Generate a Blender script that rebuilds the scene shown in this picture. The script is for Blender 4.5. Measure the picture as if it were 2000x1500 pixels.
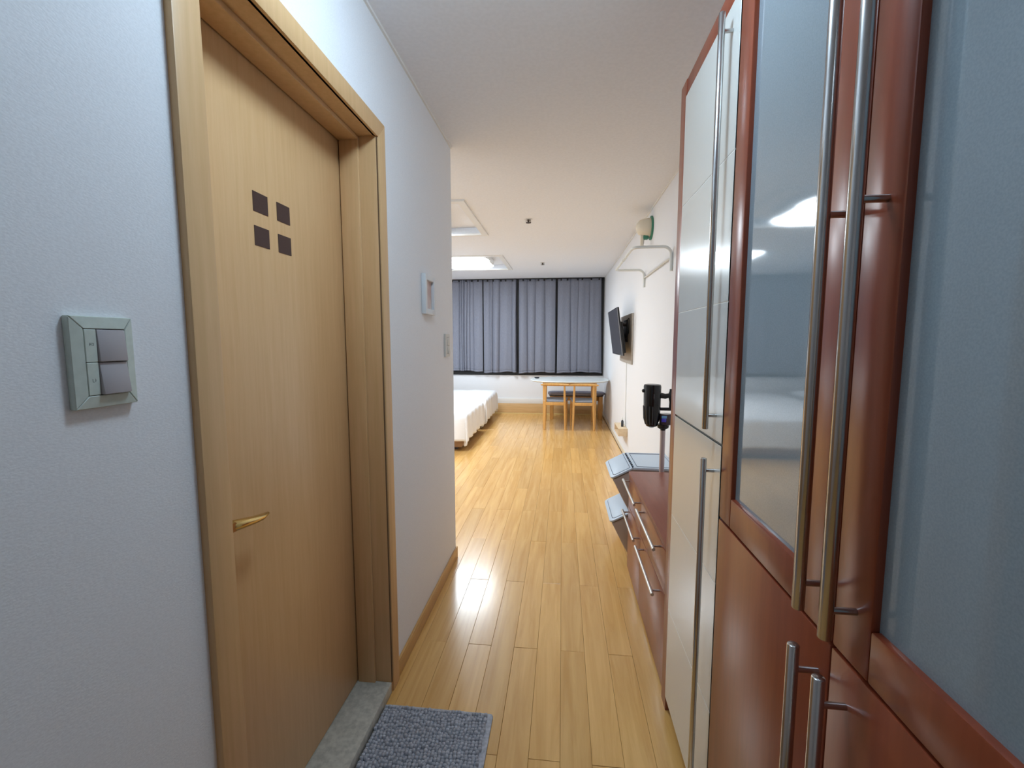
import bpy, bmesh, math, random
from mathutils import Vector, Matrix, noise
random.seed(7)
S = bpy.context.scene
for o in list(bpy.data.objects): bpy.data.objects.remove(o)
COL = S.collection
PI = math.pi

# ---------------------------------------------------------------- camera
YAW, PITCH, ROLL, FPX = -0.1123658, 0.0973829, -0.00087326, 872.3715
def camera():
    cy, sy, cp, sp = math.cos(YAW), math.sin(YAW), math.cos(PITCH), math.sin(PITCH)
    fwd = Vector((sy*cp, cy*cp, -sp)); right = Vector((cy, -sy, 0)); up = right.cross(fwd)
    r = right*math.cos(ROLL) + up*math.sin(ROLL); u = up*math.cos(ROLL) - right*math.sin(ROLL)
    c = bpy.data.cameras.new('camera'); c.sensor_width = 36; c.lens = 36*FPX/2000; c.clip_start = .02
    o = bpy.data.objects.new('camera', c); COL.objects.link(o)
    m = Matrix((r, u, -fwd)).transposed().to_4x4(); m.translation = (0, 0, 1.30)
    o.matrix_world = m; S.camera = o
camera()

# ---------------------------------------------------------------- world, exposure, lamp strengths
W = bpy.data.worlds.new('world'); S.world = W; W.use_nodes = True
W.node_tree.nodes['Background'].inputs[0].default_value = (.02, .022, .03, 1)
W.node_tree.nodes['Background'].inputs[1].default_value = 1
S.view_settings.view_transform = 'Standard'; S.view_settings.look = 'None'
S.view_settings.gamma = 1; S.view_settings.use_curve_mapping = False
S.view_settings.exposure = 0.37
ROOM_LIGHT = 23.0; ROOM_COLOR = (.80, .912, 1.0)
HALL_LIGHT = 34.0; HALL_COLOR = (.60, .81, 1.0)

# ---------------------------------------------------------------- helpers
def lin(c):
    return tuple((v/255/12.92 if v/255 <= .04045 else ((v/255+.055)/1.055)**2.4) for v in c) + (1,)
def nodes(name):
    m = bpy.data.materials.new(name); m.use_nodes = True
    t = m.node_tree; return m, t, t.nodes['Principled BSDF']
def N(t, typ, **kw):
    n = t.nodes.new(typ)
    for k, v in kw.items():
        if k.startswith('_'): n.inputs[int(k[1:])].default_value = v
        else: setattr(n, k, v)
    return n
def coords(t, scale, rnd=False, kind='Object'):
    tc = N(t, 'ShaderNodeTexCoord'); mp = N(t, 'ShaderNodeMapping'); mp.inputs['Scale'].default_value = scale
    if rnd:
        oi = N(t, 'ShaderNodeObjectInfo'); mu = N(t, 'ShaderNodeMath', operation='MULTIPLY', _1=37.0)
        ad = N(t, 'ShaderNodeVectorMath', operation='ADD')
        t.links.new(oi.outputs['Random'], mu.inputs[0]); t.links.new(tc.outputs[kind], ad.inputs[0]); t.links.new(mu.outputs[0], ad.inputs[1])
        t.links.new(ad.outputs[0], mp.inputs[0])
    else: t.links.new(tc.outputs[kind], mp.inputs[0])
    return mp
def plain(name, c, rough=.5, metal=0, coat=0, spec=.5, emit=None, es=0, ior=None):
    m, t, b = nodes(name); b.inputs['Base Color'].default_value = lin(c); b.inputs['Roughness'].default_value = rough
    b.inputs['Metallic'].default_value = metal; b.inputs['Coat Weight'].default_value = coat; b.inputs['Specular IOR Level'].default_value = spec
    if ior: b.inputs['IOR'].default_value = ior
    if emit: b.inputs['Emission Color'].default_value = emit + (1,); b.inputs['Emission Strength'].default_value = es
    return m
def bump(t, b, src, strength, dist=.002):
    bp = N(t, 'ShaderNodeBump'); bp.inputs['Strength'].default_value = strength; bp.inputs['Distance'].default_value = dist
    t.links.new(src, bp.inputs['Height']); t.links.new(bp.outputs[0], b.inputs['Normal'])
def speck(name, c, c2, scale, rough=.6, bstr=.15, detail=3, spec=.4, dist=.002, stops=(.35, .65)):
    m, t, b = nodes(name); mp = coords(t, scale); n = N(t, 'ShaderNodeTexNoise'); n.inputs['Scale'].default_value = 1; n.inputs['Detail'].default_value = detail
    t.links.new(mp.outputs[0], n.inputs[0]); r = N(t, 'ShaderNodeValToRGB')
    r.color_ramp.elements[0].color = lin(c); r.color_ramp.elements[1].color = lin(c2)
    r.color_ramp.elements[0].position, r.color_ramp.elements[1].position = stops
    t.links.new(n.outputs[0], r.inputs[0]); t.links.new(r.outputs[0], b.inputs['Base Color'])
    b.inputs['Roughness'].default_value = rough; b.inputs['Specular IOR Level'].default_value = spec
    if bstr: bump(t, b, n.outputs[0], bstr, dist)
    return m
def wood(name, c1, c2, scale, rough=.35, rnd=False, coat=0, vary=0, bstr=.03, wav=0, spec=.5, coatr=.1):
    m, t, b = nodes(name); mp = coords(t, scale, rnd)
    n = N(t, 'ShaderNodeTexNoise'); n.inputs['Scale'].default_value = 1; n.inputs['Detail'].default_value = 5; n.inputs['Roughness'].default_value = .62
    n.inputs['Distortion'].default_value = wav
    t.links.new(mp.outputs[0], n.inputs[0]); r = N(t, 'ShaderNodeValToRGB')
    r.color_ramp.elements[0].color = lin(c1); r.color_ramp.elements[1].color = lin(c2)
    r.color_ramp.elements[0].position = .32; r.color_ramp.elements[1].position = .68
    t.links.new(n.outputs[0], r.inputs[0]); out = r.outputs[0]
    if vary:
        oi = N(t, 'ShaderNodeObjectInfo'); hs = N(t, 'ShaderNodeHueSaturation'); mr = N(t, 'ShaderNodeMapRange')
        mr.inputs['To Min'].default_value = 1-vary; mr.inputs['To Max'].default_value = 1+vary
        t.links.new(oi.outputs['Random'], mr.inputs[0]); t.links.new(mr.outputs[0], hs.inputs['Value']); t.links.new(out, hs.inputs['Color']); out = hs.outputs[0]
    t.links.new(out, b.inputs['Base Color']); b.inputs['Roughness'].default_value = rough; b.inputs['Specular IOR Level'].default_value = spec
    b.inputs['Coat Weight'].default_value = coat; b.inputs['Coat Roughness'].default_value = coatr
    if bstr: bump(t, b, n.outputs[0], bstr)
    return m

M = {}
M['wall'] = speck('wallpaper', (234, 234, 236), (240, 240, 242), (90, 220, 420), .75, .12, 2)
M['ceiling'] = speck('ceiling_paper', (236, 237, 241), (240, 241, 245), (70, 70, 70), .8, .05, 2)
M['trimwhite'] = plain('white_paint', (236, 234, 230), .4)
M['plank'] = wood('laminate_plank', (214, 161, 88), (235, 187, 116), (26, 1.6, 4), .26, True, coat=.42, vary=.07, bstr=.05, wav=.7, coatr=.16)
M['seam'] = plain('floor_seam', (132, 94, 54), .8)
M['maple'] = wood('maple_veneer', (218, 174, 122), (226, 184, 134), (90, 90, 4), .38, bstr=.03, wav=.4, coat=.15, coatr=.25)
M['maple_frame'] = wood('maple_frame', (209, 168, 118), (219, 178, 130), (70, 70, 3), .42, bstr=.02)
M['basewood'] = wood('skirting_wood', (196, 150, 92), (216, 172, 112), (40, 3, 40), .35, bstr=.02)
M['farwood'] = wood('low_panel_wood', (206, 166, 112), (220, 182, 130), (3, 30, 30), .4, bstr=.02)
M['stone'] = speck('stone_sill', (172, 170, 160), (198, 196, 184), (60, 60, 60), .5, .1, 5)
M['seal'] = plain('seal_brown', (108, 80, 52), .7)
M['dark_inlay'] = plain('dark_inlay', (66, 42, 38), .45)
M['brass'] = plain('brass', (208, 184, 124), .22, 1)
M['gap'] = plain('dark_gap', (20, 15, 12), .9)
M['switch'] = speck('switch_plastic', (196, 204, 194), (202, 210, 200), (90, 90, 90), .4, 0)
M['switch_white'] = plain('switch_white', (216, 212, 204), .4)
M['rocker'] = plain('switch_rocker', (172, 166, 168), .42)
M['mark'] = plain('grey_print', (120, 128, 122), .6)
M['cherry'] = wood('cherry_veneer', (128, 58, 36), (146, 70, 44), (40, 40, 3), .30, bstr=.015, wav=.3, coat=.2, coatr=.22)
M['cherry_top'] = wood('cherry_top', (136, 76, 58), (148, 86, 66), (40, 3, 40), .38, bstr=.015, wav=.3)
M['whitegloss'] = plain('white_gloss_panel', (216, 216, 210), .20, coat=.3)
M['groove'] = plain('white_groove', (236, 236, 230), .5)
M['glass'] = speck('frosted_back_painted_glass', (136, 150, 158), (144, 158, 166), (420, 420, 420), .05, 0, 2, .5); M['glass'].node_tree.nodes['Principled BSDF'].inputs['IOR'].default_value = 1.75
M['chrome'] = plain('brushed_steel', (190, 188, 186), .22, 1)
M['steel_light'] = plain('satin_steel', (214, 210, 204), .35, .8)
M['rug'] = speck('rug_chenille', (168, 170, 178), (196, 198, 206), (90, 90, 90), .95, 0, 2, .1)
M['curtain'] = speck('curtain_cloth', (126, 128, 140), (136, 138, 150), (300, 300, 30), .9, .1, 2, .1)
M['black'] = plain('black_matte', (14, 14, 18), .5)
M['blackgloss'] = plain('black_gloss', (12, 12, 14), .22)
M['winglass'] = plain('night_glass', (8, 9, 16), .55)
M['screen'] = plain('tv_screen', (46, 46, 52), .3)
M['silver'] = plain('silver_edge', (150, 150, 154), .3, .7)
M['board'] = wood('grey_beige_board', (176, 168, 158), (188, 180, 170), (30, 3, 30), .5, bstr=.01)
M['duvet'] = speck('duvet_cotton', (246, 246, 248), (250, 250, 251), (120, 120, 120), .85, .05, 2, .2)
M['mattress'] = plain('mattress_cloth', (226, 222, 214), .9)
M['bedbase'] = wood('bed_base', (160, 124, 92), (176, 140, 106), (6, 6, 30), .5, bstr=.02)
M['oak'] = wood('oak_chair', (206, 152, 82), (226, 174, 104), (40, 40, 6), .38, bstr=.02)
M['tabletop'] = plain('white_tabletop', (236, 240, 238), .25)
M['greyseat'] = speck('grey_seat', (150, 156, 168), (166, 172, 184), (200, 200, 200), .8, .1, 2, .2)
M['greybench'] = speck('bench_seat', (140, 138, 150), (156, 154, 166), (200, 200, 200), .8, .1, 2, .2)
M['binlid'] = plain('bin_lid_plastic', (200, 212, 224), .42)
M['binbody'] = plain('bin_body_plastic', (190, 176, 168), .5)
M['binline'] = plain('bin_groove', (96, 106, 124), .6)
M['vactube'] = plain('vacuum_tube', (196, 182, 180), .35, .3)
M['violet'] = plain('violet_cartridge', (74, 66, 190), .25)
M['bluec'] = plain('blue_cartridge', (120, 170, 214), .25)
M['clearcup'] = plain('smoky_cup', (70, 56, 60), .12)
M['rackwhite'] = plain('rack_white', (232, 234, 230), .35)
M['cream'] = plain('cream_plastic', (232, 222, 202), .4)
M['yellowbead'] = plain('yellow_bead', (232, 206, 140), .3)
M['green'] = plain('green_plastic', (62, 132, 108), .4)
M['paleoak'] = wood('pale_shelf', (222, 196, 160), (234, 210, 176), (30, 5, 30), .5, bstr=.01)
M['cord'] = plain('white_cord', (240, 240, 238), .5)
M['art'] = speck('print_paper', (206, 178, 172), (226, 214, 208), (18, 18, 14), .6, 0, 3)
M['frame'] = plain('frame_white', (226, 228, 230), .35)
M['lampglow'] = plain('lamp_diffuser', (255, 255, 255), .5, emit=ROOM_COLOR, es=ROOM_LIGHT)
M['hallglow'] = plain('hall_lamp_diffuser', (255, 255, 255), .5, emit=HALL_COLOR, es=HALL_LIGHT)
M['sprink'] = plain('sprinkler_metal', (90, 76, 66), .35, .8)
M['dark_grey'] = plain('dark_grey', (62, 64, 70), .5)

class MB:
    def __init__(s): s.v = []; s.f = []
    def add(s, vs, fs):
        n = len(s.v); s.v += [tuple(p) for p in vs]; s.f += [tuple(i+n for i in f) for f in fs]; return s
    def box(s, x0, x1, y0, y1, z0, z1):
        return s.add([(x0,y0,z0),(x1,y0,z0),(x1,y1,z0),(x0,y1,z0),(x0,y0,z1),(x1,y0,z1),(x1,y1,z1),(x0,y1,z1)],
                     [(3,2,1,0),(4,5,6,7),(0,1,5,4),(1,2,6,5),(2,3,7,6),(3,0,4,7)])
    def hexa(s, b, t):   # bottom quad, top quad (ccw from above)
        return s.add(list(b)+list(t), [(3,2,1,0),(4,5,6,7),(0,1,5,4),(1,2,6,5),(2,3,7,6),(3,0,4,7)])
    def prism(s, poly, axis, a, b):
        n = len(poly)
        def P(p, w):
            return {0: (w, p[0], p[1]), 1: (p[0], w, p[1]), 2: (p[0], p[1], w)}[axis]
        vs = [P(p, a) for p in poly] + [P(p, b) for p in poly]
        fs = [tuple(range(n-1, -1, -1)), tuple(range(n, 2*n))] + [(i, (i+1) % n, n+(i+1) % n, n+i) for i in range(n)]
        return s.add(vs, fs)
    def tube(s, pts, r, seg=10):
        pts = [Vector(p) for p in pts]; n = len(pts); rs = r if isinstance(r, (list, tuple)) else [r]*n
        d0 = (pts[1]-pts[0]).normalized(); ref = Vector((0,0,1)) if abs(d0.z) < .9 else Vector((1,0,0)); u = d0.cross(ref).normalized()
        vs = []
        for i, p in enumerate(pts):
            d = ((pts[min(i+1,n-1)]-p).normalized() + (p-pts[max(i-1,0)]).normalized()).normalized()
            u = (u - d*u.dot(d)).normalized(); w = d.cross(u)
            for k in range(seg):
                a = 2*PI*k/seg; vs.append(p + (u*math.cos(a)+w*math.sin(a))*rs[i])
        fs = [(i*seg+k, i*seg+(k+1) % seg, (i+1)*seg+(k+1) % seg, (i+1)*seg+k) for i in range(n-1) for k in range(seg)]
        fs += [tuple(range(seg-1,-1,-1)), tuple(range((n-1)*seg, n*seg))]
        return s.add(vs, fs)
    def lathe(s, prof, c, axis='z', seg=24):
        # prof: list of (radius, height along axis)
        vs = []
        for r, h in prof:
            for k in range(seg):
                a = 2*PI*k/seg; x, y = r*math.cos(a), r*math.sin(a)
                vs.append({'z': (c[0]+x, c[1]+y, c[2]+h), 'x': (c[0]+h, c[1]+x, c[2]+y), 'y': (c[0]+y, c[1]+h, c[2]+x)}[axis])
        n = len(prof)
        fs = [(i*seg+k, i*seg+(k+1) % seg, (i+1)*seg+(k+1) % seg, (i+1)*seg+k) for i in range(n-1) for k in range(seg)]
        fs += [tuple(range(seg-1,-1,-1)), tuple(range((n-1)*seg, n*seg))]
        return s.add(vs, fs)
    def grid(s, nu, nv, fn, closed=False):
        vs = [fn(i/nu, j/nv) for j in range(nv+1) for i in range(nu+1)]
        return s.add(vs, [(j*(nu+1)+i, j*(nu+1)+i+1, (j+1)*(nu+1)+i+1, (j+1)*(nu+1)+i) for j in range(nv) for i in range(nu)])

def wloc(o):
    v = Vector((0,0,0))
    while o: v += o.location; o = o.parent
    return v
def build(mb, name, mat, parent=None, bev=0, seg=2, smooth=False, origin=None, solid=0, angle=35):
    off = wloc(parent) if parent else Vector(origin or (0,0,0))
    me = bpy.data.meshes.new(name); me.from_pydata([Vector(p)-off for p in mb.v], [], mb.f)
    bm = bmesh.new(); bm.from_mesh(me)
    bmesh.ops.recalc_face_normals(bm, faces=bm.faces)
    if bev:
        es = [e for e in bm.edges if len(e.link_faces) == 2 and e.calc_face_angle(0) > .6]
        bmesh.ops.bevel(bm, geom=es, offset=bev, segments=seg, profile=.5, affect='EDGES', clamp_overlap=True)
    bm.to_mesh(me); bm.free()
    if smooth or bev:
        for p in me.polygons: p.use_smooth = True
        me.set_sharp_from_angle(angle=math.radians(angle))
    me.materials.append(M[mat])
    o = bpy.data.objects.new(name, me); COL.objects.link(o)
    if parent: o.parent = parent
    else: o.location = off
    if solid:
        md = o.modifiers.new('thickness', 'SOLIDIFY'); md.thickness = solid; md.offset = 0
    return o
def tag(o, label, cat, group=None):
    o['label'] = label; o['category'] = cat
    if group: o['group'] = group
    return o
def thing(name, label, cat, loc=(0,0,0), group=None):
    o = bpy.data.objects.new(name, None); COL.objects.link(o); o.location = loc; o.empty_display_size = .1
    return tag(o, label, cat, group)
def struct(o): o['kind'] = 'structure'; return o
def sbox(name, mat, *boxes, bev=0, parent=None):
    mb = MB()
    for b in boxes: mb.box(*b)
    o = build(mb, name, mat, parent, bev=bev)
    return o if parent else struct(o)
def dup(o, parent=None, loc=None):
    c = o.copy(); COL.objects.link(c); c.parent = parent
    if loc is not None: c.location = loc
    for ch in list(o.children): dup(ch, c)
    return c
def rrect(x0, x1, y0, y1, r, n=5):
    out = []
    for cx, cy, a0 in ((x1-r, y0+r, -PI/2), (x1-r, y1-r, 0), (x0+r, y1-r, PI/2), (x0+r, y0+r, PI)):
        for k in range(n+1):
            a = a0 + k*PI/2/n; out.append((cx+r*math.cos(a), cy+r*math.sin(a)))
    return out

# ---------------------------------------------------------------- room shell
XL, XR, XB = -.625, .71, -3.25           # hall left wall, right wall, bedside wall
YE, YC, YF = -1.2, 2.52, 7.85            # entry wall, hall corner, far wall
ZC = 2.36
DY0, DY1, DZ = .745, 1.479, 1.969        # bathroom door clear opening
sbox('wall_left', 'wall', (XL-.14, XL, YE, DY0-.045, 0, ZC), (XL-.14, XL, DY1+.045, YC, 0, ZC), (XL-.14, XL, DY0-.045, DY1+.045, DZ+.045, ZC))
sbox('wall_return', 'wall', (XB, XL-.14, YC-.12, YC, 0, ZC))
sbox('wall_right', 'wall', (XR, XR+.1, YE, YF+.1, 0, ZC))
sbox('wall_far', 'wall', (XB, XR, YF, YF+.1, 0, ZC))
sbox('wall_bedside', 'wall', (XB-.1, XB, YC-.12, YF+.1, 0, ZC))
sbox('wall_entry', 'wall', (XL-.14, XR, YE-.1, YE, 0, ZC))

# ceiling with two square recessed wells
WX0, WX1 = -1.86, -.765; WELLS = ((3.44, 4.56), (5.65, 6.76)); WD = .07
ce = sbox('ceiling', 'ceiling', (XB, XR, YE, WELLS[0][0], ZC, ZC+.12), (XB, XR, WELLS[0][1], WELLS[1][0], ZC, ZC+.12), (XB, XR, WELLS[1][1], YF, ZC, ZC+.12),
          *[(WX1, XR, a, b, ZC, ZC+.12) for a, b in WELLS], *[(XB, WX0, a, b, ZC, ZC+.12) for a, b in WELLS], *[(WX0, WX1, a, b, ZC+WD, ZC+.12) for a, b in WELLS])
for a, b in WELLS:
    t = .045; q = MB()
    q.box(WX0-.012, WX1+.012, a-.012, a+t, ZC-.014, ZC+.002).box(WX0-.012, WX1+.012, b-t, b+.012, ZC-.014, ZC+.002)
    q.box(WX0-.012, WX0+t, a+t, b-t, ZC-.014, ZC+.002).box(WX1-t, WX1+.012, a+t, b-t, ZC-.014, ZC+.002)
    build(q, 'well_frame', 'trimwhite', ce)
sbox('trim_1', 'trimwhite', (XL, XL+.008, YE, YC, ZC-.010, ZC))
sbox('trim_2', 'trimwhite', (XR-.008, XR, 1.54, YF, ZC-.010, ZC))

# floor: sub floor and single planks
fl = sbox('floor', 'seam', (XB-.1, XR+.1, YE-.1, YF+.1, -.06, -.0085))
PW, PL, E0 = .0985, 1.0205, .005
def plank_mesh(w, l):
    mb = MB(); mb.box(-w/2+.0004, w/2-.0004, -l/2+.0005, l/2-.0005, -.0085, 0)
    me = bpy.data.meshes.new('plank'); me.from_pydata(mb.v, [], mb.f)
    bm = bmesh.new(); bm.from_mesh(me)
    bmesh.ops.bevel(bm, geom=[e for e in bm.edges if all(v.co.z > -.001 for v in e.verts)], offset=.0007, segments=1, affect='EDGES'); bm.to_mesh(me); bm.free()
    me.materials.append(M['plank']); return me
PM = {}
def add_plank(x0, x1, y0, y1):
    k = (round(x1-x0, 4), round(y1-y0, 4))
    if k not in PM: PM[k] = plank_mesh(*k)
    o = bpy.data.objects.new('plank', PM[k]); COL.objects.link(o); o.parent = fl
    o.location = ((x0+x1)/2, (y0+y1)/2, 0); o.rotation_euler = (random.uniform(-.0012, .0012), random.uniform(-.0035, .0035), 0)
field = MB()
for k in range(-34, 8):
    x0, x1 = E0+k*PW, min(E0+(k+1)*PW, XR)
    if x0 < XB: continue
    j = (2.293 if k % 2 else 1.774) - 4*PL
    while j < YF:
        ymin = YE if x1 > XL+.02 else YC
        a, b = max(j, ymin), min(j+PL, YF)
        if b-a > .02:
            xa = max(x0, XL) if a < YC-.3 and x0 < XL else x0
            if x1-xa > .02:
                if k >= -15 and b > .6: add_plank(xa, x1, a, b)
                else: field.box(xa+.0005, x1-.0005, a+.0005, b-.0005, -.0085, 0)
        j += PL
pf = build(field, 'plank_field', 'plank', fl); pf['kind'] = 'stuff'

# skirtings
sbox('baseboard_left', 'basewood', (XL, XL+.010, 1.545, YC+.010, 0, .068), (XL, XL+.010, YE, .686, 0, .068), bev=.002)
sbox('baseboard_return', 'basewood', (XB, XL, YC, YC+.010, 0, .068), bev=.002)
sbox('baseboard_right', 'cream', (XR-.010, XR, 3.1, YF-.02, 0, .055), bev=.002)
sbox('baseboard_far', 'farwood', (XB, XR, YF-.022, YF, 0, .185), bev=.002)
sbox('trim_3', 'trimwhite', (XB, XR, YF-.016, YF, .185, .276), bev=.003)
sbox('trim_4', 'yellowbead', (XB, XR, YF-.032, YF-.022, 0, .016), bev=.002)

# bathroom door: frame, leaf, inlays, lever, stone sill
dr = bpy.data.objects.new('door_1', None); COL.objects.link(dr); dr.location = (XL, (DY0+DY1)/2, 0); struct(dr)
dr['label'] = 'maple bathroom door with four dark square inlays and brass lever'
CX = XL+.014
q = MB(); q.prism([(.686,0),(.745,0),(.745,DZ),(.686,2.028)], 0, XL-.002, CX)
build(q, 'casing', 'maple_frame', dr, bev=.002)
q = MB(); q.prism([(1.545,0),(1.545,2.028),(1.487,DZ),(1.487,0)], 0, XL-.002, CX); build(q, 'casing', 'maple_frame', dr, bev=.002)
q = MB(); q.prism([(.686,2.028),(.745,DZ),(1.487,DZ),(1.545,2.028)], 0, XL-.002, CX); build(q, 'casing', 'maple_frame', dr, bev=.002)
LX = XL-.118    # face of leaf
for nm, bx in (('jamb', [(LX-.04, CX-.006, DY0-.045, DY0, 0, DZ+.04)]), ('jamb', [(LX-.04, CX-.006, DY1, DY1+.045, 0, DZ+.04)]), ('jamb', [(LX-.04, CX-.006, DY0, DY1, DZ, DZ+.045)])):
    q = MB(); [q.box(*b) for b in bx]; build(q, nm, 'maple_frame', dr, bev=.002)
q = MB(); q.box(LX+.003, XL-.05, DY1-.012, DY1, .04, DZ).box(LX+.003, XL-.05, DY0, DY0+.012, .04, DZ).box(LX+.003, XL-.05, DY0+.012, DY1-.012, DZ-.014, DZ)
build(q, 'door_stop', 'maple_frame', dr, bev=.0025)
q = MB(); q.box(CX-.012, CX-.004, DY1+.001, DY1+.007, .04, DZ); build(q, 'seal_groove', 'seal', dr)
leaf = MB().box(LX-.036, LX, DY0+.002, DY1-.003, .044, DZ-.003); leaf = build(leaf, 'door_leaf', 'maple', dr, bev=.002)
for y in (1.033, 1.1245):
    for z in (1.531, 1.612):
        q = MB(); q.box(LX-.001, LX+.0012, y, y+.055, z, z+.047); build(q, 'square_inlay', 'dark_inlay', leaf)
q = MB(); q.lathe([(.026,0),(.026,.006),(.020,.010),(.012,.012)], (LX, .836, .908), 'x'); build(q, 'handle_rose', 'brass', leaf, smooth=True)
q = MB(); q.lathe([(.012,0),(.012,.046),(.010,.052)], (LX+.008, .836, .908), 'x', 18)
q.tube([(LX+.046,.836,.908),(LX+.052,.848,.907),(LX+.053,.875,.902),(LX+.053,.905,.896),(LX+.051,.935,.891),(LX+.046,.962,.889)], [.012,.0125,.011,.0095,.008,.004], 12)
build(q, 'lever_handle', 'brass', leaf, smooth=True)
q = MB(); q.box(LX-.04, CX-.004, DY0, DY1, 0, .042); build(q, 'stone_sill', 'stone', dr, bev=.004)

# window behind the curtains
wn = bpy.data.objects.new('window_1', None); COL.objects.link(wn); wn.location = (-1.25, YF, .69); struct(wn); wn['label'] = 'wide black framed window behind the grey curtains'
q = MB(); wz0, wz1, wx0, wx1 = .69, 2.355, XB+.05, .695
q.box(wx0, wx1, YF-.02, YF, wz0, wz0+.05).box(wx0, wx1, YF-.02, YF, wz1-.05, wz1)
for x in (wx0, -1.96, -.66, wx1-.05): q.box(x, x+.05, YF-.02, YF, wz0+.05, wz1-.05)
build(q, 'window_frame', 'black', wn)
for a, b in ((wx0+.05, -1.96), (-1.91, -.66), (-.61, wx1-.05)):
    q = MB(); q.box(a, b, YF-.010, YF-.002, wz0+.05, wz1-.05); build(q, 'pane', 'winglass', wn)

# ---------------------------------------------------------------- ceiling lamps
def room_lamp(y, label, sh=0):
    cx = (WX0+WX1)/2+sh; t = thing('ceiling_light', label, 'ceiling light', (cx, y, ZC+WD), 'room ceiling lights')
    q = MB(); q.prism(rrect(cx-.335, cx+.335, y-.445, y+.445, .20, 6), 2, ZC-.006, ZC+WD); build(q, 'lamp_base', 'trimwhite', t, smooth=True)
    q = MB(); a = rrect(cx-.33, cx+.33, y-.44, y+.44, .20, 6); b = rrect(cx-.29, cx+.29, y-.40, y+.40, .17, 6); n = len(a)
    vs = [(p[0], p[1], ZC-.006) for p in a]+[(p[0], p[1], ZC-.012) for p in a]+[(p[0], p[1], ZC-.030) for p in b]
    q.add(vs, [(i, (i+1) % n, n+(i+1) % n, n+i) for i in range(n)]+[(n+i, n+(i+1) % n, 2*n+(i+1) % n, 2*n+i) for i in range(n)]+[tuple(range(2*n, 3*n))])
    build(q, 'diffuser', 'lampglow', t, smooth=True)
    for s in (-1, 1):
        q = MB(); q.box(cx+s*.335-.012, cx+s*.335+.012, y-.16, y+.16, ZC-.016, ZC+WD-.02); build(q, 'side_clip', 'trimwhite', t, bev=.004)
room_lamp(4.02, 'white rounded ceiling lamp in the well nearer the hall corner', -.09)
room_lamp(6.13, 'white lit rounded ceiling lamp in the well near the curtains')
t = thing('hall_light', 'small round lit ceiling lamp above the bathroom door hall', 'ceiling light', (-.10, .92, ZC))
q = MB(); q.lathe([(.15, -.022), (.15, 0)], (-.10, .92, ZC), 'z', 28); build(q, 'lamp_base', 'trimwhite', t, smooth=True)
q = MB(); q.lathe([(.05, -.105), (.10, -.092), (.13, -.060), (.135, -.022)], (-.10, .92, ZC), 'z', 20); build(q, 'diffuser', 'hallglow', t, smooth=True)
for (x, y), lb in (((-.309, 4.04), 'small dark ceiling sprinkler head nearer the hall'), ((-.282, 6.26), 'small dark ceiling sprinkler head nearer the curtains')):
    t = thing('sprinkler', lb, 'sprinkler', (x, y, ZC), 'ceiling sprinklers')
    q = MB(); q.lathe([(.024, -.004), (.036, -.003), (.037, 0)], (x, y, ZC), 'z', 20); build(q, 'escutcheon', 'trimwhite', t, smooth=True)
    q = MB(); q.lathe([(.008, -.028), (.011, -.012), (.013, -.003)], (x, y, ZC), 'z', 12)
    q.lathe([(.024, -.032), (.024, -.029)], (x, y, ZC), 'z', 12); build(q, 'sprinkler_head', 'sprink', t, smooth=True)
    for e in (-.022, .018): q = MB(); q.box(x+e, x+e+.004, y-.003, y+.003, ZC-.03, ZC-.003); build(q, 'frame_arm', 'sprink', t)

# ---------------------------------------------------------------- wardrobe wall
FX = .37; BK = XR-.004; DT = .02
def bar_handle(parent, x, y, z0, z1, stands, r=.0075, mat='chrome'):
    q = MB(); q.tube([(x, y, z0), (x, y, z0+.001), (x, y, z1-.001), (x, y, z1)], [r-.001, r, r, r-.001], 16)
    h = build(q, 'bar_handle', mat, parent, smooth=True, angle=50)
    for z in stands:
        q = MB(); q.tube([(x, y, z), (FX+.002, y, z)], .0045, 10); build(q, 'standoff', mat, h, smooth=True, angle=50)
def carcass(parent, y0, y1, far_side):
    q = MB()
    q.box(FX+DT+.002, BK, y1-.018, y1, .0, 2.10) if not far_side else q.box(FX+.002, BK, y1-.062, y1, 0, 2.10)
    build(q, 'side_panel', 'cherry', parent, bev=.001)
    q = MB(); q.box(FX+DT+.002, BK, y0, y0+.018, 0, 2.10); build(q, 'side_panel', 'cherry', parent, bev=.001)
    e = y1-.062 if far_side else y1-.018
    q = MB(); q.box(FX+.004, BK, y0+(.018 if far_side else .018), e, 2.048, 2.10); build(q, 'top_panel', 'cherry', parent, bev=.001)
    q = MB(); q.box(BK-.01, BK, y0+.018, e, .05, 2.048); build(q, 'back_panel', 'cherry', parent)
    q = MB(); q.box(FX+.05, BK-.01, y0+.018, e, .03, .05); build(q, 'bottom_panel', 'cherry', parent)
    q = MB(); q.box(FX+.05, FX+.065, y0+.018, e, 0, .03); build(q, 'toe_kick', 'gap', parent)

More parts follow.
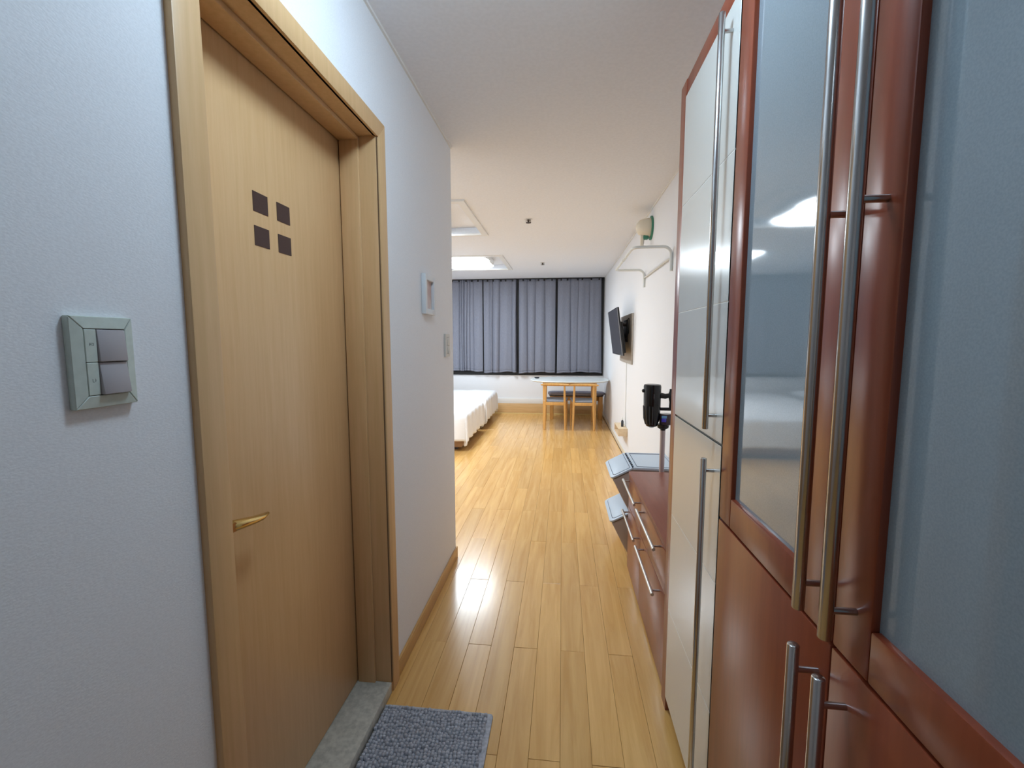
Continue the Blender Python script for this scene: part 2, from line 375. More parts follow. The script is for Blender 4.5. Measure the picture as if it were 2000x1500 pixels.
# white tall cabinet
WY0, WY1 = 1.068, 1.570
wc = thing('tall_cabinet', 'tall brown framed cabinet with glossy white doors beside the drawer chest', 'cabinet', ((FX+BK)/2, (WY0+WY1)/2, 0))
carcass(wc, WY0, WY1, True)
def white_door(z0, z1, grooves):
    zs = [z0]+grooves+[z1]; y0, y1 = WY0+.002, 1.506
    q = MB(); q.box(FX+.0007, FX+DT, y0, y1, z0, z1); d = build(q, 'door', 'groove', wc)
    for a, b in zip(zs[:-1], zs[1:]):
        q = MB(); q.box(FX, FX+.0045, y0, y1, a+(.0012 if a != z0 else 0), b-(.0012 if b != z1 else 0)); build(q, 'door_panel', 'whitegloss', d, bev=.0004, seg=1)
    return d
d = white_door(1.059, 2.046, [1.387, 1.716]); bar_handle(d, .345, 1.113, 1.086, 2.024, (1.119, 1.985), .0072)
d = white_door(.056, 1.053, [.382, .718]); bar_handle(d, .345, 1.113, .10, 1.014, (.14, .983), .0072)

# brown double door wardrobe with frosted glass
BY0, BY1, BM = .175, 1.066, .620
wb = thing('wardrobe', 'cherry wood wardrobe with two large frosted glass doors and steel bars', 'wardrobe', ((FX+BK)/2, (BY0+BY1)/2, 0))
carcass(wb, BY0, BY1, False)
def glass_door(y0, y1, sl, sr, hy):
    z0, z1 = .887, 2.046; gz0, gz1 = .953, 1.98; g0, g1 = y0+sl, y1-sr
    q = MB(); q.box(FX+.010, FX+.016, g0-.012, g1+.012, gz0-.012, gz1+.012); 
    d = bpy.data.objects.new('glass_door', None); COL.objects.link(d); d.parent = wb; d.location = Vector((FX, (y0+y1)/2, z0))-wb.location
    build(q, 'glass_pane', 'glass', d)
    b = .006
    def member(poly_front, inner):   # front polygon (y,z) list with inner edge pushed back by a chamfer
        q = MB(); n = len(poly_front)
        ft = [(FX, p[0], p[1]) for p in poly_front]; bk = [(FX+DT, p[0], p[1]) for p in poly_front]
        q.add(ft+bk, [tuple(range(n)), tuple(range(2*n-1, n-1, -1))]+[(i, n+i, n+(i+1) % n, (i+1) % n) for i in range(n)])
        return q
    build(member([(y0, z0), (g0, z0), (g0, z1), (y0, z1)], 0), 'stile', 'cherry', d, bev=.003)
    build(member([(g1, z0), (y1, z0), (y1, z1), (g1, z1)], 0), 'stile', 'cherry', d, bev=.003)
    build(member([(g0, z0), (g1, z0), (g1, gz0), (g0, gz0)], 0), 'rail', 'cherry', d, bev=.003)
    build(member([(g0, gz1), (g1, gz1), (g1, z1), (g0, z1)], 0), 'rail', 'cherry', d, bev=.003)
    bar_handle(d, .335, hy, .922, 2.0, (.960, 1.462, 1.96), .0082)
glass_door(BM+.0015, BY1-.001, .072, .066, .641)
glass_door(BY0+.001, BM-.0015, .068, .070, .576)
for y0, y1, hy in ((BM+.0015, BY1-.001, .646), (BY0+.001, BM-.0015, .582)):
    q = MB(); q.box(FX, FX+DT, y0, y1, .056, .882); d = build(q, 'lower_door', 'cherry', wb, bev=.0015)
    bar_handle(d, .335, hy, .30, .864, (.34, .826), .0082)

# ---------------------------------------------------------------- drawer chest
CY0, CY1, CXF, CZ = 1.574, 2.512, .38, .566
ch = thing('drawer_chest', 'low cherry brown drawer chest with four long bar handles', 'drawer chest', (.545, 2.02, 0))
q = MB(); q.box(CXF+.022, BK, CY0, CY1, .0, CZ-.022); build(q, 'body', 'cherry', ch, bev=.001)
q = MB(); q.box(CXF-.002, BK, CY0, CY1+.002, CZ-.022, CZ); build(q, 'top_board', 'cherry_top', ch, bev=.0015)
for y0, y1, h0, h1 in ((CY0+.002, 2.1165, 1.652, 2.050), (2.1195, CY1-.002, 2.110, 2.505)):
    for z0, z1, hz in ((.372, CZ-.026, .52), (.012, .369, .343)):
        q = MB(); q.box(CXF, CXF+.019, y0, y1, z0, z1); d = build(q, 'drawer', 'cherry', ch, bev=.0015)
        q = MB(); q.tube([(.346, h0, hz), (.346, h1, hz)], .0065, 14); h = build(q, 'bar_handle', 'steel_light', d, smooth=True, angle=50)
        for y in (h0+.03, h1-.03):
            q = MB(); q.tube([(.346, y, hz), (CXF+.001, y, hz)], .004, 10); build(q, 'standoff', 'chrome', h, smooth=True, angle=50)

# ---------------------------------------------------------------- stacked recycling bins
def recycling_bin(z, label, top):
    y0, y1 = 2.665, 3.035; xf, xb, xh = .300, .69, .428; h = .268
    t = thing('recycling_bin', label, 'bin', ((xh+xb)/2, (y0+y1)/2, z), 'stacked recycling bins')
    zt = z+h; zl = zt-.068
    q = MB(); poly = [(xh-.02, z), (xb, z), (xb, zt-.012), (xh, zt-.012), (xf+.008, zl-.010), (xf+.02, zl-.03), (xf+.075, z+.06)]
    q.prism(poly, 1, y0+.012, y1-.012); build(q, 'bin_body', 'binbody', t, bev=.008)
    # flap, sloping down to the front
    L = math.hypot(xh-xf, zt-zl); dx, dz = (xh-xf)/L, (zt-zl)/L
    def fp(s, y, up): return (xf+dx*s-dz*up, y, zl+dz*s+dx*up-.006)
    def flap(pl, u0, u1):
        n = len(pl); q = MB()
        return q.add([fp(p[0], p[1], u0) for p in pl]+[fp(p[0], p[1], u1) for p in pl], [tuple(range(n-1, -1, -1)), tuple(range(n, 2*n))]+[(i, (i+1) % n, n+(i+1) % n, n+i) for i in range(n)])
    def fpoly(m, r): 
        pts = []
        for cx, cy, a0 in ((m+r, y1-m-r, PI/2), (m+r, y0+m+r, PI)):
            for k in range(5): a = a0+k*PI/8; pts.append((cx+r*math.cos(a), cy+r*math.sin(a)))
        return pts
    lid = build(flap(fpoly(0, .03)+[(L-.002, y0), (L-.002, y1)], 0, .011), 'flap', 'binlid', t, bev=.003)
    build(flap(fpoly(.020, .024)+[(L-.012, y0+.020), (L-.012, y1-.020)], .010, .0114), 'flap_groove', 'binline', lid)
    build(flap(fpoly(.024, .022)+[(L-.016, y0+.024), (L-.016, y1-.024)], .0105, .0130), 'flap_panel', 'binlid', lid, bev=.001)
    if top:
        q = MB(); q.box(xh+.002, xb, y0, y1, zt-.012, zt+.004); b = build(q, 'top_lid', 'binlid', t, bev=.004)
        q = MB(); q.box(xh+.022, xb-.02, y0+.02, y1-.02, zt+.0035, zt+.0046); build(q, 'lid_groove', 'binline', b)
        q = MB(); q.box(xh+.026, xb-.024, y0+.024, y1-.05, zt+.004, zt+.006); build(q, 'lid_panel', 'binlid', b)
        for k in range(9):
            y = y0+.035+k*.0375
            q = MB(); q.tube([(xh, y-.007, zt+.002), (xh, y+.007, zt+.002)], .006, 8); build(q, 'hinge_knuckle', 'dark_grey' if k % 2 else 'binline', t, smooth=True)
recycling_bin(0.0, 'lower pale blue flapped recycling bin of the two stacked', False)
recycling_bin(0.272, 'upper pale blue flapped recycling bin stacked past the chest', True)

# ---------------------------------------------------------------- stick vacuum
vx, vy = .572, 2.585
v = thing('stick_vacuum', 'black cordless stick vacuum with pale tube standing behind the chest', 'vacuum', (vx, vy, 0))
q = MB(); q.tube([(vx, vy, .07), (vx, vy, .79)], .0145, 16); build(q, 'tube', 'vactube', v, smooth=True, angle=50)
q = MB(); q.prism(rrect(.462, .692, vy-.045, vy+.045, .02, 4), 2, 0, .045); build(q, 'floor_head', 'blackgloss', v, bev=.006)
q = MB(); q.tube([(vx, vy, .03), (vx, vy, .085)], [.024, .018], 14); build(q, 'head_joint', 'blackgloss', v, smooth=True, angle=50)
bx = .508
q = MB(); q.lathe([(.012, .806), (.030, .815), (.041, .845), (.046, .90), (.047, .94), (.048, 1.04), (.045, 1.05), (.040, 1.052)], (bx, vy, 0), 'z', 24); body = build(q, 'motor_body', 'blackgloss', v, smooth=True)
for k in range(7):
    a = PI*.75+k*PI*.12
    q = MB(); q.tube([(bx+.047*math.cos(a), vy+.047*math.sin(a), .93), (bx+.044*math.cos(a), vy+.044*math.sin(a), .86), (bx+.034*math.cos(a), vy+.034*math.sin(a), .825)], .003, 6); build(q, 'rib', 'dark_grey', body, smooth=True)
q = MB(); q.lathe([(.004, -.012), (.010, -.008), (.010, .0)], (bx-.046, vy, 1.015), 'x', 12); build(q, 'release_button', 'black', v, smooth=True)
q = MB(); q.lathe([(.013, .77), (.014, .795), (.030, .805), (.034, .825)], (vx, vy, 0), 'z', 18); build(q, 'neck', 'black', v, smooth=True)
q = MB(); q.lathe([(.028, .822), (.033, .826), (.034, .874), (.030, .886)], (vx+.012, vy, 0), 'z', 20); build(q, 'dust_cup', 'clearcup', v, smooth=True)
q = MB(); q.box(vx-.016, vx+.010, vy-.0345, vy-.028, .842, .862); build(q, 'violet_cartridge', 'violet', v, bev=.002)
q = MB(); q.box(vx-.016, vx+.014, vy-.0340, vy-.028, .863, .878); build(q, 'blue_cartridge', 'bluec', v, bev=.002)
q = MB(); q.tube([(.55, vy, .990), (.58, vy, .985), (.607, vy, .992), (.612, vy, 1.012), (.612, vy, 1.026)], [.016, .015, .014, .011, .010], 12)
q.tube([(.607, vy, .995), (.614, vy, .955), (.614, vy, .91)], [.013, .012, .013], 12); q.tube([(.545, vy, .912), (.614, vy, .912)], .009, 10)
build(q, 'grip_handle', 'black', v, smooth=True)
for i, zz in enumerate((1.0, .992, .984, .976)):
    q = MB(); q.box(bx-.002, bx+.004, vy-.0484, vy-.045, zz-.0028, zz+.0028); build(q, 'print_mark', 'dark_grey', body)

# ---------------------------------------------------------------- bath mat
rx0, rx1, ry0, ry1 = -.6135, -.226, .80, 1.418
rg = thing('bath_mat', 'blue grey chenille bath mat at the bathroom door sill', 'mat', ((rx0+rx1)/2, (ry0+ry1)/2, 0))
q = MB(); q.prism(rrect(rx0, rx1, ry0, ry1, .012, 3), 2, 0.0005, .008); build(q, 'backing', 'rug', rg, bev=.003)
q = MB(); st = .0118; nx, ny = int((rx1-rx0-.012)/st), int((ry1-ry0-.012)/st)
for j in range(ny):
    for i in range(nx):
        x = rx0+.010+i*st+random.uniform(-.0016, .0016)+.0018*math.sin(j*1.3); y = ry0+.010+j*st+random.uniform(-.0014, .0014)+.0022*math.sin(i*.8+j*.21)
        w, d, h = random.uniform(.0044, .0060), random.uniform(.0046, .0064), random.uniform(.017, .024); a = random.uniform(-.5, .5); c_, s_ = math.cos(a), math.sin(a)
        def rp(px, py, z): return (x+px*c_-py*s_, y+px*s_+py*c_, z)
        vs = [rp(-w, -d*.5, .007), rp(0, -d, .007), rp(w, -d*.5, .007), rp(w, d*.5, .007), rp(0, d, .007), rp(-w, d*.5, .007)]
        vs += [rp(-w*1.1, -d*.5, h-.004), rp(0, -d*1.1, h-.004), rp(w*1.1, -d*.5, h-.004), rp(w*1.1, d*.5, h-.004), rp(0, d*1.1, h-.004), rp(-w*1.1, d*.5, h-.004), rp(0, 0, h)]
        q.add(vs, [(k, (k+1) % 6, 6+(k+1) % 6, 6+k) for k in range(6)]+[(6+k, 6+(k+1) % 6, 12) for k in range(6)])
pile = build(q, 'pile', 'rug', rg, smooth=True, angle=80); pile['kind'] = 'stuff'

# ---------------------------------------------------------------- switches and picture on the hall wall
def wall_switch(y0, y1, z0, z1, label, marks):
    pm = 'switch' if marks else 'switch_white'
    t = thing('light_switch', label, 'light switch', (XL, (y0+y1)/2, z0))
    b = .010; m = (y1-y0)*.185; mz = (z1-z0)*.135
    iy0, iy1, iz0, iz1 = y0+m, y1-m*.85, z0+mz, z1-mz
    out = [(y0, z0), (y1, z0), (y1, z1), (y0, z1)]; inn = [(iy0, iz0), (iy1, iz0), (iy1, iz1), (iy0, iz1)]
    g = .0004
    for k in range(4):     # four mitred bars of the cover plate
        a, c = out[k], out[(k+1) % 4]; ai, ci = inn[k], inn[(k+1) % 4]
        def sh(p, q_, s): d = Vector((q_[0]-p[0], q_[1]-p[1])); d.normalize(); return (p[0]+d.x*s, p[1]+d.y*s)
        a2, c2, ai2, ci2 = sh(a, c, g), sh(c, a, g), sh(ai, ci, g), sh(ci, ai, g)
        q = MB(); ft = [(XL+.0095, *a2), (XL+.0095, *c2), (XL+.0115, *ci2), (XL+.0115, *ai2)]; bk = [(XL, *p) for p in (a2, c2, ci2, ai2)]
        q.add(ft+bk, [(0,1,2,3), (7,6,5,4)]+[(i, 4+i, 4+(i+1) % 4, (i+1) % 4) for i in range(4)]); build(q, 'cover_bar', pm, t, bev=.0008, seg=1)
    q = MB(); q.box(XL, XL+.0085, iy0-.0006, iy1+.0006, iz0-.0006, iz1+.0006); build(q, 'recess', 'gap' if marks else 'seal', t)
    ym = iy0+(iy1-iy0)*.29; zm = (iz0+iz1)/2
    for i, (a, c) in enumerate(((iz0+.0008, zm-.0004), (zm+.0004, iz1-.0008))):
        q = MB(); q.box(XL+.002, XL+.0115, iy0+.0006, ym-.0003, a, c); lab = build(q, 'label_strip', pm, t, bev=.0006, seg=1)
        if marks:
            yc, zc = (iy0+ym)/2+.0006, (a+c)/2+.002*(1 if i else -1)
            q = MB(); X0, X1 = XL+.0113, XL+.01165
            for (p0, p1, r0, r1) in (((-.0026, -.0020, -.002, .0022), (-.0026, .0000, -.0022, -.0016), (.0008, .0014, -.002, .0024), (.0008, .0028, .0002, .0008)) if i == 0 else
                                     ((-.0026, -.0020, -.002, .002), (-.0026, -.0002, -.0002, .0004), (-.0008, -.0002, -.002, .002), (.0010, .0026, .0012, .0018), (.0010, .0026, -.002, -.0014), (.002, .0026, -.002, .0018))):
                q.box(X0, X1, yc+p0, yc+p1, zc+r0, zc+r1)
            build(q, 'engraved_mark', 'mark', lab)
        # rocker tilted so its lower edge stands out
        o0, o1 = (.0170, .0120) if i == 0 else (.0150, .0120)
        q = MB(); q.hexa([(XL+.002, ym+.0003, a), (XL+o0, ym+.0003, a), (XL+o0, iy1-.0006, a), (XL+.002, iy1-.0006, a)], [(XL+.002, ym+.0003, c), (XL+o1, ym+.0003, c), (XL+o1, iy1-.0006, c), (XL+.002, iy1-.0006, c)])
        build(q, 'rocker', 'rocker' if marks else pm, t, bev=.0014)
wall_switch(.498, .582, 1.211, 1.332, 'cream two rocker light switch left of the bathroom door', True)
wall_switch(2.322, 2.408, 1.213, 1.334, 'small pale light switch near the hall wall corner', False)

y0, y1, z0, z1 = 1.955, 2.112, 1.418, 1.597
t = thing('picture_frame', 'small white picture frame with pinkish print on hall wall', 'picture', (XL, (y0+y1)/2, z0))
for bx_ in ((y0, y0+.026, z0, z1), (y1-.026, y1, z0, z1)):
    q = MB(); q.box(XL, XL+.020, *bx_); build(q, 'frame_bar', 'frame', t, bev=.003)
for bx_ in ((y0+.026, y1-.026, z0, z0+.026), (y0+.026, y1-.026, z1-.026, z1)):
    q = MB(); q.box(XL, XL+.020, *bx_); build(q, 'frame_bar', 'frame', t, bev=.003)
q = MB(); q.box(XL+.001, XL+.006, y0+.024, y1-.024, z0+.024, z1-.024); build(q, 'print', 'art', t)

# ---------------------------------------------------------------- television and its wall board
q = MB(); q.box(XR-.016, XR, 4.64, 5.56, 1.055, 1.575)
tag(build(q, 'wall_board', 'board', None, bev=.003, origin=(XR, 5.10, 1.055)), 'grey beige rectangular backing board on wall behind the television', 'board')
tv = thing('television', 'black wall mounted television tilted downward in front of curtain end', 'television', (XR-.016, 5.06, 1.14))
TH = math.atan2(.066, .489); ct, s_t = math.cos(TH), math.sin(TH)
def tvp(a, y, d): return (.569+a*-s_t+d*ct, y, 1.386+a*ct+d*s_t)      # a up along screen, d depth to the wall
def tvbox(a0, a1, y0, y1, d0, d1):
    q = MB(); return q.hexa([tvp(a0, y0, d0), tvp(a0, y0, d1), tvp(a0, y1, d1), tvp(a0, y1, d0)], [tvp(a1, y0, d0), tvp(a1, y0, d1), tvp(a1, y1, d1), tvp(a1, y1, d0)])
panel = build(tvbox(-.247, .247, 4.62, 5.50, 0, .022), 'panel_housing', 'blackgloss', tv, bev=.003)
build(tvbox(-.232, .236, 4.632, 5.488, -.0012, .002), 'screen', 'screen', panel)
build(tvbox(-.247, .247, 4.6170, 4.6205, -.002, .006), 'edge_strip', 'silver', panel)
build(tvbox(-.225, .10, 4.68, 5.44, .022, .050), 'rear_housing', 'black', tv, bev=.010)
q = MB(); q.tube([tvp(.09, 4.98, .03), (.66, 4.98, 1.47), (XR-.02, 4.98, 1.47)],   .022, 12); build(q, 'mount_arm', 'black', tv, smooth=True); q = MB(); q.tube([tvp(-.09, 5.14, .04), (XR-.02, 5.14, 1.36)], .02, 12); build(q, 'mount_arm', 'black', tv, smooth=True)
q = MB(); q.box(XR-.026, XR-.016, 4.92, 5.20, 1.28, 1.52); build(q, 'mount_plate', 'black', tv, bev=.002)
q = MB(); q.tube([(.665, 4.86, 1.50), (.690, 4.84, 1.53), (.692, 4.83, 1.50), (.690, 4.85, 1.38), (.66, 4.88, 1.30)], .005, 8); build(q, 'signal_cable', 'black', tv, smooth=True)
q = MB(); q.tube([(XR-.0055, 5.06, 1.056), (XR-.0055, 5.05, .7), (XR-.0055, 5.05, .347)], .0058, 8)
tag(build(q, 'power_cord', 'cord', None, smooth=True, origin=(XR-.0055, 5.05, .346)), 'white cord running down wall from television board to small shelf', 'cord')

# small wall shelf and bottle
t = thing('wall_shelf', 'small pale wooden box shelf low on the right wall', 'shelf', (XR, 5.06, .262))
q = MB(); sx, sy0, sy1 = .612, 4.872, 5.25
q.box(sx, XR-.0005, sy0, sy1, .334, .345); build(q, 'top_board', 'paleoak', t, bev=.001)
q = MB(); q.box(sx, XR-.0005, sy0, sy1, .262, .272); build(q, 'bottom_board', 'paleoak', t, bev=.001)
for a in (sy0, sy1-.012): q = MB(); q.box(sx, XR-.0005, a, a+.012, .272, .334); build(q, 'end_board', 'paleoak', t, bev=.001)
q = MB(); q.box(XR-.006, XR-.0005, sy0+.012, sy1-.012, .272, .334); build(q, 'back_board', 'paleoak', t)
t = thing('small_bottle', 'tiny dark bottle with pale cap on the low wall shelf', 'bottle', (.668, 5.0, .345))
q = MB(); q.lathe([(.013, 0), (.014, .004), (.014, .06), (.007, .072), (.007, .078)], (.668, 5.0, .345), 'z', 16); build(q, 'bottle_body', 'dark_grey', t, smooth=True)
q = MB(); q.lathe([(.009, .078), (.009, .100), (.005, .104)], (.668, 5.0, .345), 'z', 14); build(q, 'cap', 'cord', t, smooth=True)

# wall rack: one bent tube, cross bar
t = thing('clothes_rack', 'white bent tube clothes rack mounted high on the right wall', 'rack', (XR, 3.57, 1.75))
def arc(c, a, b, n=6): return [tuple(Vector(c)+Vector(a)*math.cos(k*PI/2/n)+Vector(b)*math.sin(k*PI/2/n)) for k in range(n+1)]
wx, fx, zt = XR-.011, .455, 1.908; r = .05
pts = [(wx, 3.08, 1.752)]+arc((wx-r, 3.08, zt-r), (r,0,0), (0,0,r))+arc((fx+r, 3.08+r, zt), (0,-r,0), (-r,0,0))+arc((fx+r, 4.06-r, zt), (-r,0,0), (0,r,0))+arc((wx-r, 4.06, zt-r), (0,0,r), (r,0,0))+[(wx, 4.06, 1.758)]
q = MB(); q.tube(pts, .010, 12); build(q, 'bent_tube', 'rackwhite', t, smooth=True, angle=60)
q = MB(); q.tube([(wx-.004, 3.08, 1.838), (wx-.004, 4.06, 1.838)], .006, 10); build(q, 'cross_bar', 'rackwhite', t, smooth=True, angle=60)
for y in (3.08, 4.06):
    q = MB(); q.box(XR-.003, XR, y-.014, y+.014, 1.76, 1.84); build(q, 'wall_plate', 'rackwhite', t, bev=.001)
for y in (3.45, 3.55): q = MB(); q.lathe([(.013, -.006), (.013, .006)], (fx, y, zt), 'y', 12); build(q, 'bar_clip', 'rackwhite', t, smooth=True)

# green and cream wall fixture
t = thing('wall_dome', 'cream dome with green round back plate high above clothes rack', 'wall fixture', (XR, 3.84, 2.115))
q = MB(); q.lathe([(.088, -.014), (.094, -.012), (.094, 0)], (XR, 3.84, 2.208), 'x', 28); build(q, 'back_plate', 'green', t, smooth=True)
q = MB(); q.lathe([(.012, -.125), (.036, -.118), (.056, -.10), (.068, -.07), (.074, -.03), (.074, -.013)], (XR, 3.84, 2.212), 'x', 28); build(q, 'dome', 'cream', t, smooth=True, angle=70)
q = MB(); q.box(.642, .685, 3.815, 3.865, 2.118, 2.150); build(q, 'lower_lug', 'green', t, bev=.006)
q = MB(); q.box(.622, .645, 3.82, 3.85, 2.066, 2.16); build(q, 'hanging_tab', 'cream', t, bev=.005)
q = MB(); q.tube([(.652, 3.84, 2.125), (.650, 3.84, 2.09), (.645, 3.84, 2.062)], .002, 6); build(q, 'pull_cord', 'sprink', t, smooth=True)

# ---------------------------------------------------------------- curtains
q = MB(); q.tube([(XB+.08, YF-.065, 2.3500), (.690, YF-.065, 2.3500)], .006, 10); rod = build(q, 'curtain_rod', 'black', None, smooth=True, origin=(-1.28, YF-.065, 2.35))
tag(rod, 'thin black curtain rod along the top of the far window', 'curtain rod')
def curtain(x0, x1, zb, seed, label, skew=0):
    rr = random.Random(seed); w = x1-x0; n = 200
    bs = [0.0]
    while bs[-1] < 1: bs.append(bs[-1]+rr.choice((.05, .08, .12, .18, .25))*rr.uniform(.85, 1.2)/w)
    bs = [b_/bs[-1] for b_ in bs]; m_ = len(bs)-1
    am = [rr.uniform(.030, .072) for i in range(m_)]; sk = [rr.uniform(.6, 1.7) for i in range(m_)]; dr_ = [0]+[rr.uniform(-.035, .035)/w for _ in range(m_-1)]+[0]; ph = [rr.uniform(.8, 2.2) for _ in range(m_+1)]
    def fn(u, v):
        z = 2.342-(2.342-zb)*v
        cur = [bs[i]+dr_[i]*v**ph[i]*(1-.5*v) for i in range(m_+1)]
        i = max(0, min(m_-1, sum(1 for c in cur if c <= u)-1)); tt = min(1, max(0, (u-cur[i])/max(1e-4, cur[i+1]-cur[i])))
        y = YF-.046-am[i]*(.55+.45*min(1, v*2.5))*(math.sin(PI*tt**sk[i])**.42)-.006*math.sin(u*w*38+seed+v*2)*math.sin(PI*tt)
        x = x0+u*w+skew*v*v*(u-.3)+.006*math.sin(v*3+seed)*math.sin(u*9)
        return (x, min(max(y, YF-.125), YF-.036), z+(.005*math.sin(u*w*24+seed)+.010*math.sin(u*5+seed))*v**6)
    t = thing('curtain', label, 'curtain', ((x0+x1)/2, YF-.08, zb-.01), 'grey window curtains')
    q = MB(); q.grid(n, 26, fn); build(q, 'curtain_cloth', 'curtain', t, smooth=True, angle=180, solid=.002)
    q = MB(); q.grid(n, 1, lambda u, v: (lambda p: (p[0], p[1]-.0022, p[2]))(fn(u, 1-.018*(1-v))))
    build(q, 'hem', 'curtain', t, smooth=True, angle=180, solid=.002)
    m = max(4, round(w/.12))
    for k in range(m):
        u = (k+rr.uniform(.3, .7))/m; p = fn(u, 0)
        q = MB(); q.box(p[0]-.014, p[0]+.014, p[1]-.010, p[1]+.004, 2.312, 2.3425); build(q, 'hook_clip', 'black', t, bev=.003, seg=1)
curtain(-.088, .648, .742, 5, 'grey curtain panel at the right end above the table', .03)
curtain(-.758, -.124, .736, 11, 'grey curtain panel second from the right wall')
curtain(-1.378, -.800, .738, 23, 'grey curtain panel third from the right wall')
curtain(-1.985, -1.396, .757, 31, 'grey curtain panel beside the hall corner edge')
curtain(-2.6, -2.0, .745, 43, 'grey curtain panel behind the far bed middle')
curtain(-3.18, -2.615, .745, 47, 'grey curtain panel next to the bedside wall')

# ---------------------------------------------------------------- beds
def bed(y0, y1, seed, lb_bed, lb_duvet, lb_pillow):
    x0, x1, zt = XB+.06, -1.165, .41
    t = thing('bed', lb_bed, 'bed', ((x0+x1)/2, (y0+y1)/2, 0), 'white beds side by side')
    q = MB(); q.box(x0, x1-.015, y0+.02, y1-.02, .03, .20); build(q, 'bed_base', 'bedbase', t, bev=.006)
    q = MB(); q.box(x0+.02, x1-.02, y0+.03, y1-.03, .20, zt); build(q, 'mattress', 'mattress', t, bev=.04, seg=4)
    q = MB(); q.box(x0-.045, x0-.002, y0, y1, 0, .85); build(q, 'headboard', 'bedbase', t, bev=.006)
    for sx in (x0+.08, x1-.14):
        for sy in (y0+.08, y1-.14): q = MB(); q.box(sx, sx+.06, sy, sy+.06, 0, .036); build(q, 'leg', 'dark_grey', t)
    # duvet: grid draped over foot end and both long sides
    HX, HY = .345, .345; ux0 = x0+.55; L = x1-ux0; Wd = y1-y0; rad = .05
    def drop(a, lim):                # arc length past the edge -> (outward, down)
        if a <= 0: return 0, 0
        if a < rad*PI/2: th = a/rad; return rad*math.sin(th), rad*(1-math.cos(th))
        return rad+.05*(a-rad*PI/2), rad+(a-rad*PI/2)
    def fn(u, v):
        a = u*(L+HX); b = -HY+v*(Wd+2*HY)
        ox, dx = drop(a-L, HX); sgn = -1 if b < 0 else 1; bb = -b if b < 0 else b-Wd; oy, dy = drop(bb, HY)
        x = ux0+min(a, L)+ox; y = y0+min(max(b, 0), Wd)+sgn*oy
        corner = dx > 0 and dy > 0
        dn = max(dx, dy) + (.42*min(dx, dy) if corner else 0)
        if corner: k = min(dx, dy); x -= .14*k; y -= sgn*.14*k
        z = zt+.035-dn
        nz = noise.noise(Vector((x*3.1+seed, y*3.1, seed)))*.014+noise.noise(Vector((x*8+seed, y*8, 3.3)))*.006
        if dn < .02: z += nz
        else:
            wv = .014*math.sin((y if dx > dy else x)*26+seed)*min(1, dn/.12)+nz
            if dx > dy: x += wv
            else: y += sgn*wv
        return (x, y, max(z, .075+.012*math.sin(x*11+y*7)))
    q = MB(); q.grid(70, 64, fn)
    d = build(q, 'duvet', 'duvet', None, smooth=True, angle=180, origin=((ux0+x1)/2, (y0+y1)/2, zt), solid=.016); tag(d, lb_duvet, 'duvet', 'white duvets')
    px0, px1, py0, py1 = x0+.05, x0+.48, (y0+y1)/2-.33, (y0+y1)/2+.33
    q = MB()
    for sg in (1, -1):
        q.grid(16, 20, lambda u, v: (px0+(px1-px0)*u, py0+(py1-py0)*v, zt+.075+sg*.068*(max(0, 1-abs(2*u-1)**3.2)*max(0, 1-abs(2*v-1)**3.2))**.5))
    p = build(q, 'pillow', 'duvet', None, smooth=True, angle=180, origin=((px0+px1)/2, (py0+py1)/2, zt)); tag(p, lb_pillow, 'pillow', 'white pillows')
bed(5.10, 6.18, 1.7, 'low bed with pale wooden base nearer the hall corner', 'white duvet draped over the bed nearer the hall corner', 'white pillow at the head of the bed nearer the hall')
bed(6.42, 7.50, 6.1, 'low bed with pale wooden base nearer the curtains', 'white duvet draped over the bed nearer the curtains', 'white pillow at the head of the bed nearer the curtains')

# ---------------------------------------------------------------- table, chairs, bench
TZ = .707; tcx, tcy = .105, 6.88; ta, tb = .592, .455
t = thing('dining_table', 'white rounded top dining table on oak legs against right wall', 'table', (tcx, tcy, 0))
def sup(a, b, n=56, e=2.6):
    return [(tcx+a*math.copysign(abs(math.cos(k*2*PI/n))**(2/e), math.cos(k*2*PI/n)), tcy+b*math.copysign(abs(math.sin(k*2*PI/n))**(2/e), math.sin(k*2*PI/n))) for k in range(n)]
q = MB(); a1, a2 = sup(ta, tb), sup(ta-.02, tb-.02); n = len(a1)
q.add([(p[0], p[1], TZ-.022) for p in a2]+[(p[0], p[1], TZ-.006) for p in a1]+[(p[0], p[1], TZ) for p in sup(ta-.004, tb-.004)],
      [tuple(range(n-1, -1, -1)), tuple(range(2*n, 3*n))]+[(i, (i+1) % n, n+(i+1) % n, n+i) for i in range(n)]+[(n+i, n+(i+1) % n, 2*n+(i+1) % n, 2*n+i) for i in range(n)])
build(q, 'tabletop', 'tabletop', t, smooth=True)
lx0, lx1, ly0, ly1 = -.262, .478, 6.56, 7.16
for x in (lx0, lx1):
    for y in (ly0, ly1):
        q = MB(); q.tube([(x, y, 0), (x, y, TZ-.022)], [.015, .023], 14); build(q, 'leg', 'oak', t, smooth=True, angle=50)
for b in ((lx0, lx1, ly0-.010, ly0+.010), (lx0, lx1, ly1-.010, ly1+.010), (lx0-.010, lx0+.010, ly0, ly1), (lx1-.010, lx1+.010, ly0, ly1)):
    q = MB(); q.box(*b, TZ-.075, TZ-.022); build(q, 'apron', 'oak', t, bev=.002)
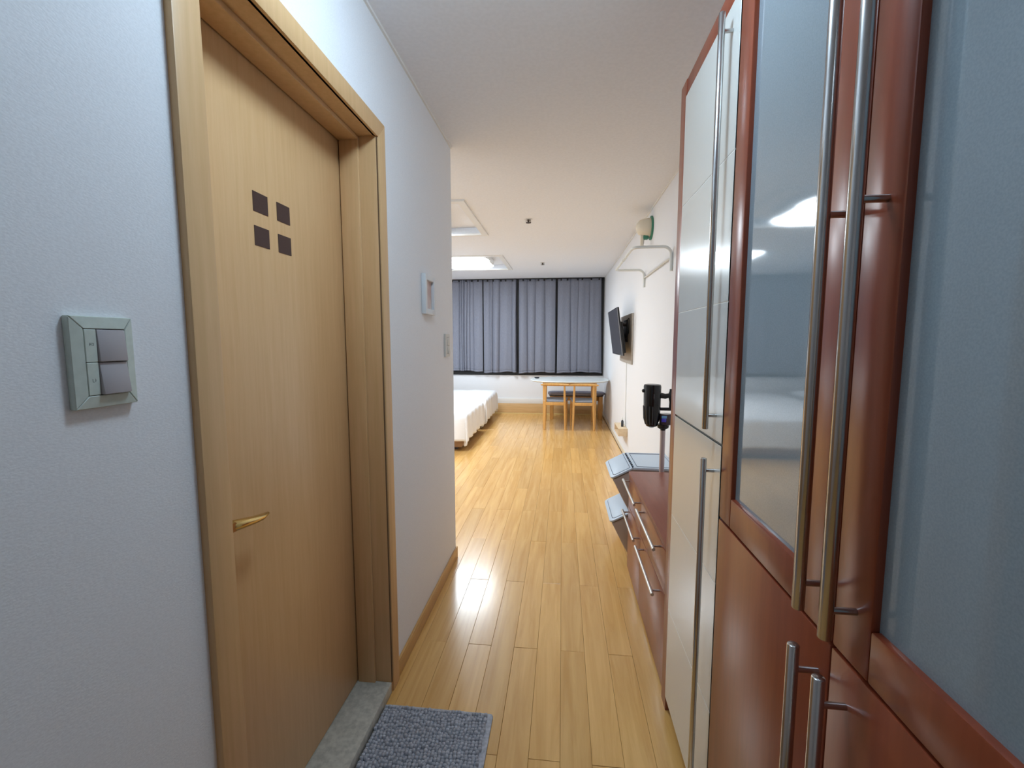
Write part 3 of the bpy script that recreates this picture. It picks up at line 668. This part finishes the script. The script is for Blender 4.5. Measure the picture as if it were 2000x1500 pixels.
def chair(cx, cy, label):
    t = thing('dining_chair', label, 'chair', (cx, cy, 0), 'oak chairs at the table')
    zb = .665; py = cy-.005
    for s in (-1, 1):
        q = MB(); q.tube([(cx+s*.150, py-.010, 0), (cx+s*.140, py+.012, .40), (cx+s*.134, py-.012, zb-.01)], [.013, .018, .013], 12); build(q, 'leg', 'oak', t, smooth=True, angle=60)
        q = MB(); q.tube([(cx+s*.175, py+.375, 0), (cx+s*.168, py+.365, .41)], [.012, .018], 12); build(q, 'leg', 'oak', t, smooth=True, angle=60)
        q = MB(); q.hexa([(cx+s*.140-.009, py, .365), (cx+s*.140+.009, py, .365), (cx+s*.168+.009, py+.365, .365), (cx+s*.168-.009, py+.365, .365)], [(cx+s*.140-.009, py, .405), (cx+s*.140+.009, py, .405), (cx+s*.168+.009, py+.365, .405), (cx+s*.168-.009, py+.365, .405)]); build(q, 'seat_rail', 'oak', t, bev=.002)
    q = MB(); q.box(cx-.135, cx+.135, py-.004, py+.018, .362, .405); build(q, 'seat_rail', 'oak', t, bev=.002)
    q = MB(); q.box(cx-.168, cx+.168, py+.355, py+.375, .365, .405); build(q, 'seat_rail', 'oak', t, bev=.002)
    q = MB(); pl = []
    for k in range(13):
        u = -1+k/6; pl.append((cx+u*.202, py-.012+.045*u*u*-1, zb))
    q.tube(pl, [.010+.008*(1-abs(-1+k/6)**4) for k in range(13)], 12); rail = build(q, 'top_rail', 'oak', t, smooth=True, angle=60)
    rail.scale = (1, 1, 1)
    q = MB(); q.prism([(cx-.16, py+.012), (cx+.16, py+.012), (cx+.195, py+.40), (cx-.195, py+.40)], 2, .405, .432); build(q, 'seat', 'greyseat', t, bev=.010, seg=3)
chair(-.100, 6.46, 'oak low back chair with grey seat on the left at table')
chair(.310, 6.44, 'oak low back chair with grey seat nearest the right wall')
t = thing('bench', 'long bench with grey cushion behind table under the curtains', 'bench', (.23, 7.46, 0))
q = MB(); q.prism(rrect(-.235, .698, 7.30, 7.62, .13, 6), 2, .405, .445); build(q, 'cushion', 'greybench', t, bev=.010, seg=3)
q = MB(); q.prism(rrect(-.215, .68, 7.32, 7.60, .11, 6), 2, .385, .405); build(q, 'seat_board', 'dark_grey', t)
for x in (-.20, .60):
    q = MB(); q.box(x, x+.06, 7.34, 7.40, 0, .385); build(q, 'leg', 'oak', t, bev=.003)
    q = MB(); q.box(x, x+.06, 7.52, 7.58, 0, .385); build(q, 'leg', 'oak', t, bev=.003)
q = MB(); q.box(-.14, .60, 7.44, 7.47, .30, .385); build(q, 'stretcher', 'oak', t, bev=.002)
t = thing('small_dish', 'small dark round dish on left end of white table', 'dish', (-.395, 6.98, TZ))
q = MB(); q.lathe([(.026, 0), (.036, .010), (.040, .022), (.036, .022), (.030, .010)], (-.395, 6.98, TZ), 'z', 20); build(q, 'dish_bowl', 'dark_grey', t, smooth=True)
q = MB(); q.lathe([(.041, .018), (.041, .023)], (-.395, 6.98, TZ), 'z', 20); build(q, 'dish_rim', 'black', t, smooth=True)
